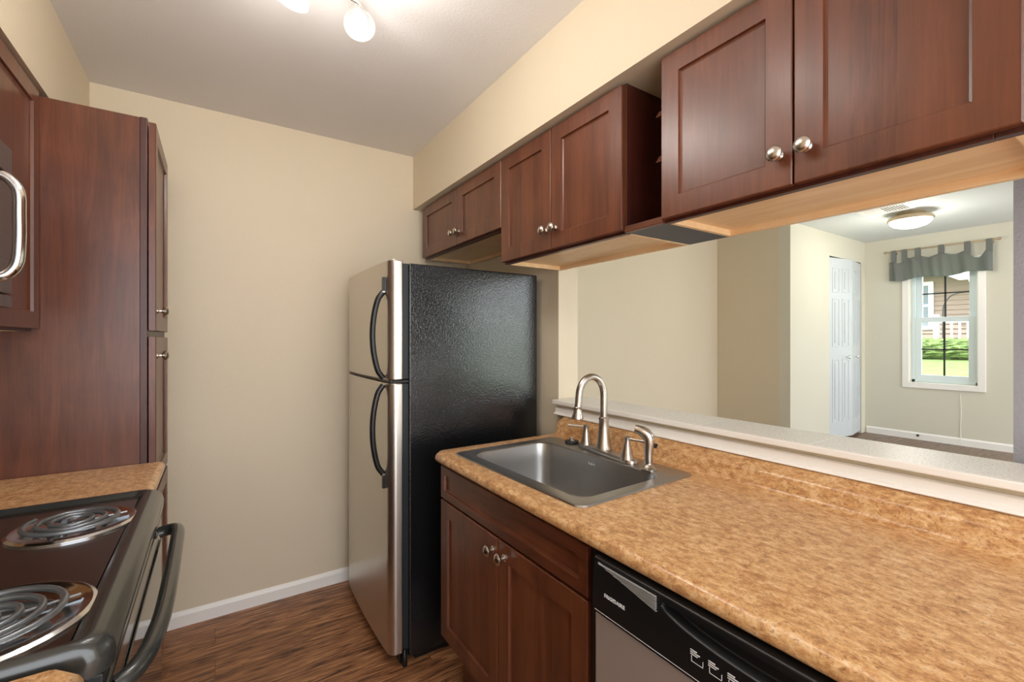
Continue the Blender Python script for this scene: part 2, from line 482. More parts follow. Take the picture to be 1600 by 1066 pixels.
def carcass(parent, x0, x1, y0, y1, z0, z1, d, face_mat='wood', under=True):
    """wall cabinet: body, face frame, pale recessed underside. d=-1: front at x0."""
    fx0, fx1 = (x0, x0 + .02) if d < 0 else (x1 - .02, x1)
    bx0, bx1 = (x0 + .02, x1) if d < 0 else (x0, x1 - .02)
    fr = MB(); e = .035
    fr.box(fx0, fx1, y0, y0 + e, z0, z1); fr.box(fx0, fx1, y1 - e, y1, z0, z1)
    fr.box(fx0, fx1, y0 + e, y1 - e, z0, z0 + e); fr.box(fx0, fx1, y0 + e, y1 - e, z1 - e, z1)
    fr.build('face_frame', 'wood_dark', parent, bevel=.0015)
    b = MB(); b.box(bx0, bx1, y0 + .0015, y1 - .0015, z0 + .02, z1)
    b.build('body', face_mat, parent)
    u = MB(); q = .015
    u.box(bx0, bx1, y0 + .002, y0 + q, z0, z0 + .0199); u.box(bx0, bx1, y1 - q, y1 - .002, z0, z0 + .0199)
    u.box(bx1 - q, bx1, y0 + q, y1 - q, z0, z0 + .0199) if d < 0 else u.box(bx0, bx0 + q, y0 + q, y1 - q, z0, z0 + .0199)
    u.box(bx0 + (0 if d < 0 else q), bx1 - (q if d < 0 else 0), y0 + q, y1 - q, z0 + .0175, z0 + .0199)
    u.build('underside', 'maple', parent)

FX, DX = 1.048, 1.028     # frame face and door face of the right-hand wall cabinets
ZU = 1.66
def upper(label, y0, y1, ys, z0, kz, grp):
    t = thing('wall_cabinet', label, 'cabinet', (1.2, (y0 + y1) / 2, z0), grp)
    carcass(t, FX, XR - .004, y0, y1, z0, 2.119, -1, 'wood_dark')
    for (a, b_, ky) in ((y0 + .001, ys - .002, ys - .028), (ys + .002, y1 - .001, ys + .028)):
        dd = shaker('door', DX, -1, a, b_, z0 + .008, 2.110, t, th=.0195)
        knob(DX, ky, kz, -1, dd)
    return t
G = 'cherry wall cabinets above the refrigerator and the pass-through'
upper('short cherry wall cabinet over the refrigerator, two low doors', 1.650, 2.530, 2.075, 1.812, 1.882, G)
upper('cherry wall cabinet with two doors between the short cabinet and the open gap', .957, 1.648, 1.304, ZU, 1.740, G)
upper('large cherry wall cabinet above the pass-through, nearest to the camera', .145, .815, .474, ZU, 1.737, G)

# filler shelf between the two cabinets
t = thing('open_shelf', 'narrow open wine shelf gap between two wall cabinets with slate blue bottom', 'shelf', (1.2, .886, ZU))
MB().box(1.052, XR - .004, .817, .955, ZU + .001, ZU + .016).build('bottom_panel', 'dark_board', t)
MB().box(1.036, 1.052, .817, .955, ZU, ZU + .019).build('edge_strip', 'wood_h', t, bevel=.002)
MB().box(XR - .012, XR - .004, .817, .955, ZU + .02, 2.118).build('back_panel', 'wood_dark', t)
for z in (1.845, 1.975):
    s = MB(); s.prism([(1.06, z), (1.34, z), (1.34, z + .022), (1.075, z + .022)], 'Y', .818, .86)
    s.build('bottle_rail', 'wood', t, bevel=.002)

# ------------------------------------------------------------------ base run, right side
BX, BDX = .726, .706
t = thing('sink_cabinet', 'cherry base cabinet under the sink with a false drawer front and two doors', 'cabinet', (1.0, 1.15, 0))
b = MB()
b.box(BX + .02, 1.355, .757, 1.562, .215, .72)
b.box(.80, 1.355, .762, 1.557, 0, .215)
b.box(BX + .02, .742 + .02, .757, 1.562, .72, .875)
b.box(BX + .02, 1.355, .757, .775, .72, .875); b.box(BX + .02, 1.355, 1.545, 1.562, .72, .875)
b.build('body', 'wood', t)
fr = MB()
fr.box(BX, BX + .02, .757, .79, .215, .875); fr.box(BX, BX + .02, 1.53, 1.562, .215, .875)
fr.box(BX, BX + .02, .79, 1.53, .215, .25); fr.box(BX, BX + .02, .79, 1.53, .73, .76); fr.box(BX, BX + .02, .79, 1.53, .85, .875)
fr.build('face_frame', 'wood', t, bevel=.0015)
shaker('drawer_front', BDX, -1, .762, 1.558, .748, .866, t, stile=.03, th=.0195, mat='wood_h')
for (a, b_, ky) in ((.762, 1.148, 1.112), (1.152, 1.558, 1.175)):
    dd = shaker('door', BDX, -1, a, b_, .232, .740, t, th=.0195)
    knob(BDX, ky, .700, -1, dd)

# worktop with backsplash: one profile swept along Y
def prof(xf=.686, hole=None):
    P = []
    P.append((xf + .02, .877)); 
    for i in range(7):
        a = PI * 1.5 - PI * i / 6 * 1.0
        P.append((xf + .016 + .016 * math.cos(a), .8965 + .0195 * math.sin(a)))
    return P
front = [(.706, .877)] + [(.702 + .017 * math.cos(a), .8955 + .0185 * math.sin(a)) for a in [PI * 1.5 - PI * i / 8 for i in range(9)]]
back = [(1.262, .914), (1.276, .9155), (1.284, .920), (1.288, .930), (1.289, .955), (1.292, .963), (1.299, .969), (1.320, .978), (1.330, .984), (1.358, .985), (1.358, .877)]
full = front + back
def shift(P, k):
    return [(x + k * max(0, min(1, (.80 - x) / .09)), z) for x, z in P]
w = MB()
def sweep(mb, rings_):
    mb.rings([[(x, y, z) for x, z in P] for P, y in rings_])
sweep(w, [(full, -.6), (full, .882)])
fh = front + [(.778, .914), (.778, .877)]; bh = [(1.156, .877), (1.156, .914)] + back
sweep(w, [(fh, .882), (fh, 1.484)]); sweep(w, [(bh, .882), (bh, 1.484)])
sweep(w, [(full, 1.484), (full, 1.562), (shift(full, .02), 1.585), (shift(full, .028), 1.588)])
ct = w.build('worktop', 'counter', smooth=True)
tag(ct, 'long tan speckled laminate worktop with backsplash holding the sink', 'countertop')

# pass-through ledge in three pieces
lg = thing('ledge', 'white speckled ledge along the bottom of the pass-through opening', 'ledge', (1.42, .5, 1.036))
lt = MB()
ed = [(1.332, 1.0365), (1.53, 1.0365), (1.53, 1.054), (1.332, 1.054)]
for y0, y1 in ((.905, YO - .003), (.571, .9035), (-.45, .5695)):
    lt.box(1.334, 1.53, y0, y1, 1.037, 1.055)
lt.build('ledge_top', 'ledge', lg, bevel=.001)
MB().box(1.318, 1.3335, -.45, YO - .003, 1.037, 1.0555).build('front_edge', 'trim', lg, bevel=.003)

# ------------------------------------------------------------------ sink
RT = .035; OC = (.99, 1.185)
sk = thing('sink', 'stainless steel single bowl drop-in sink set in the worktop', 'sink', (.99, 1.185, .914))
r = lambda cx, cy, hx, hy, rr, z: rrect(cx, cy, hx, hy, rr, z, 8, RT, OC)
rim = MB()
ocx, ocy, ohx, ohy = .992, 1.185, .246, .335
icx, icy, ihx, ihy = .966, 1.183, .172, .286
R = [r(ocx, ocy, ohx, ohy, .03, .9145), r(ocx, ocy, ohx - .002, ohy - .002, .03, .9185), r(ocx, ocy, ohx - .008, ohy - .008, .028, .9195),
     r(icx, icy, ihx + .012, ihy + .012, .06, .9185), r(icx, icy, ihx + .004, ihy + .004, .055, .9185), r(icx, icy, ihx, ihy, .052, .915)]
rim.rings(R, cap0=False, cap1=False)
rim.build('rim', 'steel_sink', sk, smooth=True)
bs = MB()
B = [r(icx, icy, ihx, ihy, .052, .915)]
for k, z in ((.002, .90), (.006, .86), (.012, .79), (.018, .765)):
    B.append(r(icx, icy, ihx - k, ihy - k, .055, z))
for i in range(1, 6):
    a = PI / 2 * i / 5
    B.append(r(icx, icy, ihx - .018 - .03 * (1 - math.cos(a)), ihy - .018 - .03 * (1 - math.cos(a)), .055 - .0, .765 - .03 * math.sin(a)))
B.append(r(icx, icy, .05, .05, .05, .731)); B.append(r(icx, icy, .045, .045, .045, .7305))
B.append(r(icx, icy, .03, .03, .03, .722))
bs.rings(B, cap0=False, cap1=True)
bsn = bs.build('bowl', 'steel_sink', sk, smooth=True)
dn = MB(); dn.lathe((icx, icy, .7235), (0, 0, 1), [(.029, 0), (.029, .002), (.02, .003), (.0, .003)])
dn.build('drain', 'chrome', sk, smooth=True)

def text(body, name, size, mat, parent, M4, ext=.0004, spacing=1.0, offset=0):
    cu = bpy.data.curves.new(name, 'FONT'); cu.body = body; cu.size = size; cu.extrude = ext
    cu.space_character = spacing; cu.align_x = 'LEFT'; cu.resolution_u = 3; cu.offset = offset
    tmp = bpy.data.objects.new(name, cu); COL.objects.link(tmp)
    dg = bpy.context.evaluated_depsgraph_get(); dg.update()
    me = bpy.data.meshes.new_from_object(tmp.evaluated_get(dg))
    bpy.data.objects.remove(tmp)
    me.transform(M4); me.materials.clear(); me.materials.append(M[mat])
    ob = bpy.data.objects.new(name, me); COL.objects.link(ob)
    if parent:
        ob.parent = parent; ob.matrix_parent_inverse = parent.matrix_basis.inverted()
    return ob
def facing_minus_x(x, y, z):   # text runs towards -Y, up is +Z, faces -X
    return Matrix(((0, 0, -1, x), (-1, 0, 0, y), (0, 1, 0, z), (0, 0, 0, 1)))
text('ELKAY', 'lettering', .011, 'white_print', bsn, facing_minus_x(1.131, 1.215, .885), spacing=1.2)

# faucet
fc = thing('faucet', 'brushed nickel high-arc kitchen faucet with two lever handles behind the bowl', 'faucet', (1.205, 1.22, .919))
pl = MB()
d0, d1 = Vector((1.208, 1.318)), Vector((1.176, 1.052))
dm = (d0 + d1) / 2; da = math.atan2(*(d0 - d1).yx) ; L = (d0 - d1).length / 2 + .022
def plate(h, inset, z): return rrect(dm.x, dm.y, L - inset, .026 - inset, .025 - inset, z, 8, da, (dm.x, dm.y))
pl.rings([plate(0, 0, .9192), plate(0, 0, .928), plate(0, .004, .933)])
pl.build('deck_plate', 'nickel', fc, smooth=True)
fx, fy = 1.206, 1.212
sp = MB()
sp.lathe((fx, fy, .930), (0, 0, 1), [(.031, 0), (.031, .004), (.027, .018), (.022, .045), (.019, .08), (.0175, .105), (.0185, .110), (.0185, .116), (.015, .120)], 28)
sp.build('spout_body', 'nickel', fc, smooth=True)
ar = MB()
dx, dy = -.88, .12
pts = [(fx, fy, 1.045), (fx, fy, 1.11)]
rr_, zc = .062, 1.130
for i in range(0, 11):
    a = PI * i / 10 * .98
    pts.append((fx + dx * rr_ * (1 - math.cos(a)), fy + dy * rr_ * (1 - math.cos(a)), zc + (rr_ + .008) * math.sin(a)))
pe = pts[-1]
pts += [(pe[0] - .003, pe[1], 1.105), (pe[0] - .006, pe[1], 1.09)]
ar.tube(pts, .0128, 16, 3)
ar.build('spout', 'nickel', fc, smooth=True)
hd = MB(); pe = pts[-1]
hd.lathe((pe[0] + .0006, pe[1], 1.094), (-.06, 0, -1), [(.0128, 0), (.0150, .003), (.0140, .007), (.0150, .018), (.0195, .032), (.0215, .041), (.021, .044), (.012, .0445)], 24)
hd.build('spray_head', 'nickel', fc, smooth=True)
def lever(x, y, lx, ly, lz):
    h = MB()
    h.lathe((x, y, .930), (0, 0, 1), [(.024, 0), (.0235, .004), (.019, .018), (.0135, .042), (.010, .062), (.0105, .068), (.011, .074), (.006, .078), (0, .079)], 24)
    ho = h.build('handle', 'nickel', fc, smooth=True)
    l = MB(); l.tube([(x, y, .999), (x + lx * .5, y + ly * .5, .999 + lz * .5), (x + lx, y + ly, .999 + lz)], [.0055, .0045, .006], 12, 4)
    l.build('lever', 'nickel', ho, smooth=True)
lever(1.199, 1.300, -.045, .052, .004)
lever(1.173, 1.068, .02, -.062, -.002)

# side sprayer
ss = thing('side_sprayer', 'brushed nickel side sprayer standing in its own hole right of the faucet', 'sprayer', (1.166, .972, .919))
q = MB(); q.lathe((1.166, .972, .9192), (0, 0, 1), [(.028, 0), (.028, .003), (.022, .006), (.017, .012), (.013, .016), (.0125, .022)], 24)
q.build('collar', 'nickel', ss, smooth=True)
q = MB(); q.tube([(1.166, .972, .938), (1.166, .971, .975), (1.167, .969, 1.005), (1.164, .974, 1.027), (1.152, .988, 1.041), (1.138, 1.004, 1.048)], [.0125, .014, .0165, .0195, .017, .0125], 20, 5)
q.build('wand', 'nickel', ss, smooth=True)
q = MB(); q.tube([(1.176, .955, .990), (1.179, .950, 1.003)], .005, 10)
q.build('trigger', 'black_plastic', ss, smooth=True)
# stopper
st = thing('sink_stopper', 'round dark sink stopper with metal knob on the sink rim left of the faucet', 'sink stopper', (1.218, 1.405, .919))
q = MB(); q.lathe((1.206, 1.392, .9195), (0, 0, 1), [(.027, 0), (.0285, .004), (.027, .008), (.012, .009), (0, .009)]); q.build('rubber_disc', 'gasket', st, smooth=True)
q = MB(); q.lathe((1.206, 1.392, .9285), (0, 0, 1), [(.012, 0), (.007, .004), (.007, .008), (.011, .011), (.008, .014), (0, .0145)]); q.build('knob', 'chrome', st, smooth=True)

# ------------------------------------------------------------------ dishwasher
dw = thing('dishwasher', 'built-in dishwasher with black control panel and steel door under the worktop', 'dishwasher', (1.0, .41, 0))
DY0, DY1 = .112, .714
MB().box(.712, 1.32, DY0 - .008, .755, .09, .874).build('body', 'black_plastic', dw)
MB().box(.684, .711, DY0, DY1, .115, .752).build('door', 'steel_h', dw, bevel=.004)
MB().box(.70, 1.0, DY0, DY1, 0, .0895).build('toe_panel', 'black_plastic', dw)
p = MB(); ny, nz = 240, 110; PZ0, PZ1 = .757, .871
grid = []
yc, yh = .36, .178
def depth(y, z):
    u = (y - yc) / yh
    if abs(u) >= 1: return 0
    low = .851 - .030 * math.sqrt(max(0, 1 - u * u)); top = .857
    s1 = max(0, min(1, (z - low) / .010)); s1 = s1 * s1 * (3 - 2 * s1); s2 = max(0, min(1, (top - z) / .003))
    return .018 * s1 * s2
for i in range(ny + 1):
    row = []
    for j in range(nz + 1):
        y = DY0 + (DY1 - DY0) * i / ny; z = PZ0 + (PZ1 - PZ0) * j / nz
        rd = .005; e = max(0, z - (PZ1 - rd)); x = .678 + (rd - math.sqrt(max(0, rd * rd - e * e))) + .004 * max(0, (z - .8)) / .07
        row.append(p.bm.verts.new((x + depth(y, z), y, z)))
    grid.append(row)
for i in range(ny):
    for j in range(nz):
        p.bm.faces.new((grid[i][j], grid[i + 1][j], grid[i + 1][j + 1], grid[i][j + 1]))
brd = [grid[i][0] for i in range(ny + 1)] + [grid[ny][j] for j in range(1, nz + 1)] + [grid[i][nz] for i in range(ny - 1, -1, -1)] + [grid[0][j] for j in range(nz - 1, 0, -1)]
bk = [p.bm.verts.new((.711, v.co.y, v.co.z)) for v in brd]
for i in range(len(brd)):
    j = (i + 1) % len(brd); p.bm.faces.new((brd[i], brd[j], bk[j], bk[i]))
cp = p.build('control_panel', 'black_plastic', dw, smooth=True)
text('FRIGIDAIRE', 'brand_lettering', .0105, 'white_print', cp, facing_minus_x(.6776, .680, .8000), spacing=1.06, offset=.0002)
vt = MB()
for k in range(7):
    z = .8625 - .0036 * k; y0 = .696 - .151 * k / 7
    vt.box(.6755, .680, .548, y0, z - .0007, z + .0007)
vt.prism([(.699, .8640), (.697, .8648), (.546, .8365), (.548, .8355)], 'X', .6765, .680)
vt.build('vent_louver', 'grey_print', cp)
bt = MB()
for k in range(9):
    y = .474 - .0335 * k; z0 = .789
    for (a, b_, c0, c1) in ((y, y - .022, z0, z0 + .0006), (y, y - .0006, z0, z0 + .010), (y - .0214, y - .022, z0, z0 + .010)):
        bt.box(.6772, .6785, a, b_, c0, c1)
    for j, wd in enumerate((.014, .018, .012)):
        bt.box(.6772, .6785, y + .002, y + .002 - wd, z0 + .0115 + j * .0035, z0 + .0128 + j * .0035)
bt.box(.6772, .6785, DY1 - .006, DY0 + .02, .7618, .7625)
bt.build('button_print', 'white_print', cp)

# ------------------------------------------------------------------ refrigerator
fr = thing('refrigerator', 'top-freezer refrigerator with stainless doors and a black textured side', 'refrigerator', (.97, 2.13, 0))
FY0, FY1 = 1.783, 2.475
MB().box(.668, 1.322, FY0, FY1, .03, 1.652).build('cabinet', 'black_side', fr, bevel=.006)
def fdoor(z0, z1, name):
    P = [(.640, FY0), (.640, FY1), (.60, FY1), (.590, FY1 - .012)]
    for i in range(1, 12):
        y = FY1 - .012 - (FY1 - FY0 - .06) * i / 12
        u = (y - 2.13) / .33
        P.append((.577 + .009 * u * u, y))
    for i in range(0, 8):
        a = PI / 2 * i / 7
        P.append((.6165 - .031 * math.cos(a), FY0 + .040 - .040 * math.sin(a)))
    d = MB(); d.prism(P, 'Z', z0, z1)
    return d.build(name, 'steel', fr, bevel=.004, smooth=True)
fd = fdoor(1.172, 1.660, 'freezer_door'); rd = fdoor(.055, 1.158, 'fridge_door')
g = MB(); g.box(.6415, .6675, FY0 + .012, FY1 - .01, 1.175, 1.650); g.box(.6415, .6675, FY0 + .012, FY1 - .01, .06, 1.155)
g.build('gasket', 'gasket', fr)
g = MB(); g.box(.600, .6675, FY0 + .004, FY0 + .045, 1.159, 1.171); g.box(.598, .6405, FY0 + .05, FY1 - .005, 1.159, 1.171)
g.build('centre_hinge', 'black_plastic', fr, bevel=.002)
MB().box(.615, .66, FY1 - .06, FY1 - .02, 1.661, 1.672).build('hinge_cap', 'black_plastic', fr, bevel=.003)
MB().lathe((.612, FY0 + .030, 1.660), (0, 0, 1), [(.009, 0), (.008, .005), (0, .008)]).build('door_bushing', 'trim', fr, smooth=True)
MB().box(.635, .667, FY0 + .02, FY1 - .02, .005, .052).build('base_grille', 'black_plastic', fr)
g = MB(); g.tube([(.650, FY0 + .004, .002), (.648, FY0 + .002, .03), (.650, FY0 + .006, .065)], [.011, .012, .005], 12, 4)
g.build('foot', 'black_plastic', fr, smooth=True)
for ya, yb in ((FY0 + .02, FY0 + .05), (FY1 - .05, FY1 - .02)): MB().box(.70, 1.30, ya, yb, 0, .03).build('roller', 'black_plastic', fr)
def fhandle(z0, z1, zf, up, parent):
    hy = FY0 + .052
    xs = .579
    g = MB()
    # flat foot
    if up: g.box(xs - .007, xs + .006, hy - .008, hy + .008, z1, zf)
    else: g.box(xs - .007, xs + .006, hy - .008, hy + .008, zf, z0)
    n = 14; pts = []
    for i in range(n + 1):
        t_ = i / n; z = z0 + (z1 - z0) * t_
        s_ = math.sin(PI * t_) ** .55
        pts.append((xs - .002 - .044 * s_, hy + .004, z))
    g.tube(pts, .0115, 12, 2)
    g.build('handle', 'black_plastic', parent, smooth=True)
    c = MB(); zz = z1 if up else z0
    c.box(xs - .0095, xs + .002, hy - .0095, hy + .0095, zz - .003, zz + .003); c.build('handle_band', 'chrome', parent)
fhandle(1.178, 1.532, 1.592, True, fd); fhandle(.785, 1.150, .728, False, rd)
g = MB()
pts = []
for k in range(17):
    z = 1.42 - k * .0365
    pts.append((1.334, 1.90, z)) if k == 0 else None
    a = [(1.334, 1.775, z)] + [(1.334, 1.775 - .016 * math.sin(PI * j / 6), z - .0095 + .0095 * math.cos(PI * j / 6)) for j in range(1, 6)] + [(1.334, 1.775, z - .019)]
    pts += [(1.334, 1.9, z)] + a + [(1.334, 1.9, z - .019)]
g.tube(pts, .0022, 8)
g.build('condenser_coil', 'gasket', fr, smooth=True)
MB().box(1.3225, 1.3315, 1.86, 2.4, .75, 1.45).build('coil_backing', 'gasket', fr)

# ------------------------------------------------------------------ left side
pn = thing('pantry_cabinet', 'tall cherry pantry cabinet in the back left corner with cream reflecting doors', 'cabinet', (-.5, 2.2, 0))
pn['label'] = 'tall cherry pantry cabinet in the back left corner by the beige wall'
MB().box(XL + .002, -.2145, 1.982, YB - .003, .10, 2.095).build('body', 'wood_panel', pn)
MB().box(XL + .002, -.25, 1.99, YB - .003, 0, .10).build('plinth', 'wood_dark', pn)
f = MB(); f.box(-.214, -.194, 1.980, 2.02, .10, 2.097); f.box(-.214, -.194, 2.40, YB - .003, .10, 2.097)
for z in (.10, .77, 1.33, 2.06): f.box(-.214, -.194, 2.02, 2.40, z, z + .04 if z != 2.06 else 2.097)
f.build('face_frame', 'wood_dark', pn, bevel=.0015)
for z0, z1, kz in ((1.368, 2.083, 1.437), (.812, 1.346, 1.280), (.125, .796, None)):
    dd = shaker('door', -.170, 1, 1.977, 2.43, z0, z1, pn, stile=.055, th=.02, mat='wood_panel')
    if kz: knob(-.170, 2.012, kz, 1, dd)

lc = thing('wall_cabinet', 'cherry wall cabinet between the microwave and the tall pantry', 'cabinet', (-.6, 1.8, 1.37))
carcass(lc, XL + .002, -.476, 1.592, 1.978, 1.362, 2.116, 1, 'wood')
shaker('door', -.456, 1, 1.594, 1.977, 1.370, 2.106, lc, stile=.05, th=.0195)
lc2 = thing('wall_cabinet', 'short cherry wall cabinet above the microwave', 'cabinet', (-.6, 1.2, 1.8))
carcass(lc2, XL + .002, -.476, .83, 1.590, 1.812, 2.116, 1, 'wood')
for a, b_ in ((.832, 1.208), (1.212, 1.588)):
    shaker('door', -.456, 1, a, b_, 1.82, 2.106, lc2, stile=.05, th=.0195)

mw = thing('microwave', 'over-the-range steel microwave with a curved silver handle at the left edge', 'microwave', (-.6, 1.2, 1.41))
MB().box(XL + .002, -.432, .832, 1.588, 1.412, 1.800).build('body', 'black_plastic', mw)
md = MB().box(-.431, -.412, .832, 1.587, 1.445, 1.728).build('door', 'steel_mw', mw, bevel=.004)
MB().box(-.4115, -.409, .87, 1.43, 1.475, 1.700).build('window', 'glass_dark', md)
MB().box(-.431, -.412, .832, 1.587, 1.733, 1.798).build('vent_grille', 'steel_mw', mw, bevel=.003)
MB().box(-.431, -.412, .832, 1.587, 1.413, 1.442).build('bottom_rail', 'steel_mw', mw, bevel=.003)
h = MB()
h.tube([(-.410, 1.475, 1.705), (-.392, 1.475, 1.702), (-.374, 1.475, 1.675), (-.372, 1.475, 1.62), (-.372, 1.475, 1.56), (-.376, 1.475, 1.51), (-.392, 1.475, 1.483), (-.410, 1.475, 1.478)], .0115, 14, 5)
h.build('handle', 'chrome', md, smooth=True)

# left worktops
def leftprof(xf):
    fr_ = [(xf - .02, .876)] + [(xf - .0175 + .0175 * math.cos(a), .895 + .019 * math.sin(a)) for a in [-PI / 2 + PI * i / 8 for i in range(9)]]
    return fr_ + [(XL + .03, .914), (XL + .025, .985), (XL + .002, .985), (XL + .002, .876)]
w = MB(); sweep(w, [(leftprof(-.145), 1.590), (leftprof(-.145), 1.9755)])
tag(w.build('worktop', 'counter', smooth=True), 'tan laminate worktop between the stove and the tall pantry', 'countertop')
w = MB(); P = leftprof(-.140)
P2 = [(x - .02 * max(0, min(1, (x + .3) / .12)), z) for x, z in P]
sweep(w, [(P, -.6), (P, .785), (P2, .806)])
tag(w.build('worktop', 'counter', smooth=True), 'corner of tan laminate worktop on the near side of the stove', 'countertop')
bc = thing('base_cabinet', 'slim cherry base cabinet between the stove and the tall pantry', 'cabinet', (-.5, 1.78, 0))
MB().box(XL + .002, -.2, 1.592, 1.978, .1, .875).build('body', 'wood', bc)
MB().box(XL + .002, -.26, 1.60, 1.97, 0, .1).build('plinth', 'wood_dark', bc)
shaker('drawer_front', -.18, 1, 1.596, 1.974, .745, .865, bc, stile=.03, th=.0195, mat='wood_h')
shaker('door', -.18, 1, 1.596, 1.974, .12, .735, bc, th=.0195)
bc = thing('base_cabinet', 'cherry base cabinet carrying the near left worktop corner', 'cabinet', (-.5, .1, 0))
MB().box(XL + .002, -.2, -.6, .802, .1, .875).build('body', 'wood', bc)
MB().box(XL + .002, -.26, -.59, .79, 0, .1).build('plinth', 'wood_dark', bc)
shaker('door', -.18, 1, -.59, .10, .12, .865, bc, th=.0195); shaker('door', -.18, 1, .104, .798, .12, .865, bc, th=.0195)

# ------------------------------------------------------------------ stove
sv = thing('stove', 'black electric coil stove with an arched oven door handle', 'stove', (-.45, 1.2, 0))
SY0, SY1 = .818, 1.584
MB().box(XL + .02, -.150, SY0 + .004, SY1 - .004, .03, .879).build('body', 'black_plastic', sv)
MB().box(XL + .05, -.20, SY0 + .02, SY1 - .02, 0, .03).build('foot', 'black_plastic', sv)
c = MB()
c.box(-.78, -.168, SY0 + .018, SY1 - .018, .88, .9175)
ck = c.build('cooktop', 'cooktop', sv)
rm = MB()
# rim: loft of rounded rectangles
def rr2(x0, x1, y0, y1, r_, z): return rrect((x0 + x1) / 2, (y0 + y1) / 2, (x1 - x0) / 2, (y1 - y0) / 2, r_, z, 6)
rm.rings([rr2(-.79, -.118, SY0, SY1, .03, .880), rr2(-.79, -.116, SY0, SY1, .03, .900), rr2(-.788, -.120, SY0 + .002, SY1 - .002, .03, .915),
          rr2(-.785, -.130, SY0 + .005, SY1 - .005, .028, .925), rr2(-.783, -.142, SY0 + .010, SY1 - .010, .025, .929), rr2(-.781, -.154, SY0 + .016, SY1 - .016, .022, .928),
          rr2(-.779, -.164, SY0 + .021, SY1 - .021, .02, .918), rr2(-.779, -.166, SY0 + .022, SY1 - .022, .02, .9172)], cap0=False, cap1=False)
rm.build('rim', 'enamel_rim', sv, smooth=True)
MB().prism([(XL + .004, .90), (-.735, .90), (-.745, 1.03), (-.76, 1.05), (XL + .004, 1.05)], 'Y', SY0 + .004, SY1 - .004).build('backguard', 'black_plastic', sv, bevel=.004)
def burner(x, y, R_):
    pan = MB()
    pan.lathe((x, y, .9178), (0, 0, 1), [(R_, 0), (R_, .003), (R_ - .006, .0065), (R_ - .014, .005), (R_ - .02, .001), (R_ - .05, .0004), (.02, .0003), (0, .0003)], 48)
    po = pan.build('drip_pan', 'chrome', sv, smooth=True)
    co = MB(); pts = []; turns = 3.6 if R_ > .11 else 3.1; r1 = R_ - .024; r0 = .018
    n = int(turns * 28)
    for i in range(n + 1):
        t_ = i / n; a = t_ * turns * 2 * PI + 2.6; rr_ = r1 + (r0 - r1) * t_
        pts.append((x + rr_ * math.cos(a), y + rr_ * math.sin(a), .931))
    co.tube(pts, .0052, 10)
    for k in range(3):
        a = 2 * PI * k / 3 + .3
        co.tube([(x + .012 * math.cos(a), y + .012 * math.sin(a), .9235), (x + (r1 + .004) * math.cos(a), y + (r1 + .004) * math.sin(a), .9235)], .0022, 6)
    co.build('coil', COIL, po, smooth=True)
COIL = Mat('coil_metal', srgb(128, 134, 140), .3, .75).m
burner(-.262, 1.386, .110); burner(-.285, .965, .128); burner(-.555, 1.375, .128); burner(-.555, .975, .110)
od = MB().box(-.149, -.124, SY0 + .006, SY1 - .006, .215, .852).build('oven_door', 'black_gloss', sv, bevel=.005)
MB().box(-.1235, -.120, SY0 + .05, SY1 - .05, .30, .800).build('oven_window', 'glass_dark', od, bevel=.001)
MB().box(-.149, -.128, SY0 + .008, SY1 - .008, .857, .878).build('vent_strip', 'gasket', sv, bevel=.003)
MB().box(-.149, -.126, SY0 + .006, SY1 - .006, .04, .209).build('drawer_front', 'black_gloss', sv, bevel=.005)
h = MB()
h.tube([(-.123, 1.500, .828), (-.105, 1.500, .832), (-.088, 1.488, .836), (-.081, 1.46, .838), (-.079, 1.38, .838), (-.078, 1.2, .838), (-.079, 1.05, .838), (-.083, .98, .838), (-.091, .92, .836), (-.105, .885, .832), (-.123, .872, .828)], .0145, 16, 5)
h.build('handle', 'enamel_rim', od, smooth=True)

# ------------------------------------------------------------------ kitchen ceiling light
kl = thing('ceiling_light', 'ceiling spotlight bar with frosted glass shades lit above the kitchen, two near heads added', 'ceiling light', (.27, 1.33, ZC))
MB().lathe((.27, 1.25, ZC), (0, 0, -1), [(.065, 0), (.065, .012), (.055, .022), (0, .024)], 32).build('canopy', 'nickel', kl, smooth=True)
MB().box(.258, .282, .62, 1.50, ZC - .040, ZC - .022).build('bar', 'nickel', kl, bevel=.003)
heads = [((.366, 1.395, 2.285), (-.1, -.62, -1)), ((.176, 1.385, 2.275), (-.25, .1, -1)), ((.300, 1.235, 2.285), (.0, -.1, -1)), ((.14, 1.16, 2.28), (-.3, -.3, -1)), ((.36, .80, 2.28), (.2, -.3, -1)), ((.18, .72, 2.28), (-.3, -.3, -1))]  # last two heads are added out of view to brighten the worktop
for (p, d_) in heads:
    p = Vector(p); d_ = Vector(d_).normalized()
    base = p - d_ * .10
    a = MB(); a.tube([(.27, base.y, ZC - .034), base + Vector((0, 0, .025)), base], .006, 10, 4)
    ao = a.build('arm', 'nickel', kl, smooth=True)
    s = MB(); n = 32
    s.lathe(base, d_, [(.018, 0), (.026, .006), (.032, .03), (.040, .06), (.046, .095), (.0445, .0955), (.038, .06), (.030, .03), (.016, .006)], n)
    so = s.build('shade', 'shade', ao, smooth=True)
    b = MB(); b.lathe(base, d_, [(.012, .012), (.016, .03), (.024, .055), (.025, .068), (.018, .080), (0, .085)], 20); b.build('bulb', 'bulb', ao, smooth=True)
    ld = bpy.data.lights.new('bulb_light', 'POINT'); ld.energy = 2.0 if p.y > 1 else 1.3; ld.color = (1, .96, .91); ld.shadow_soft_size = .022
    lo = bpy.data.objects.new('bulb_light', ld); COL.objects.link(lo); lo.location = base + d_ * .150

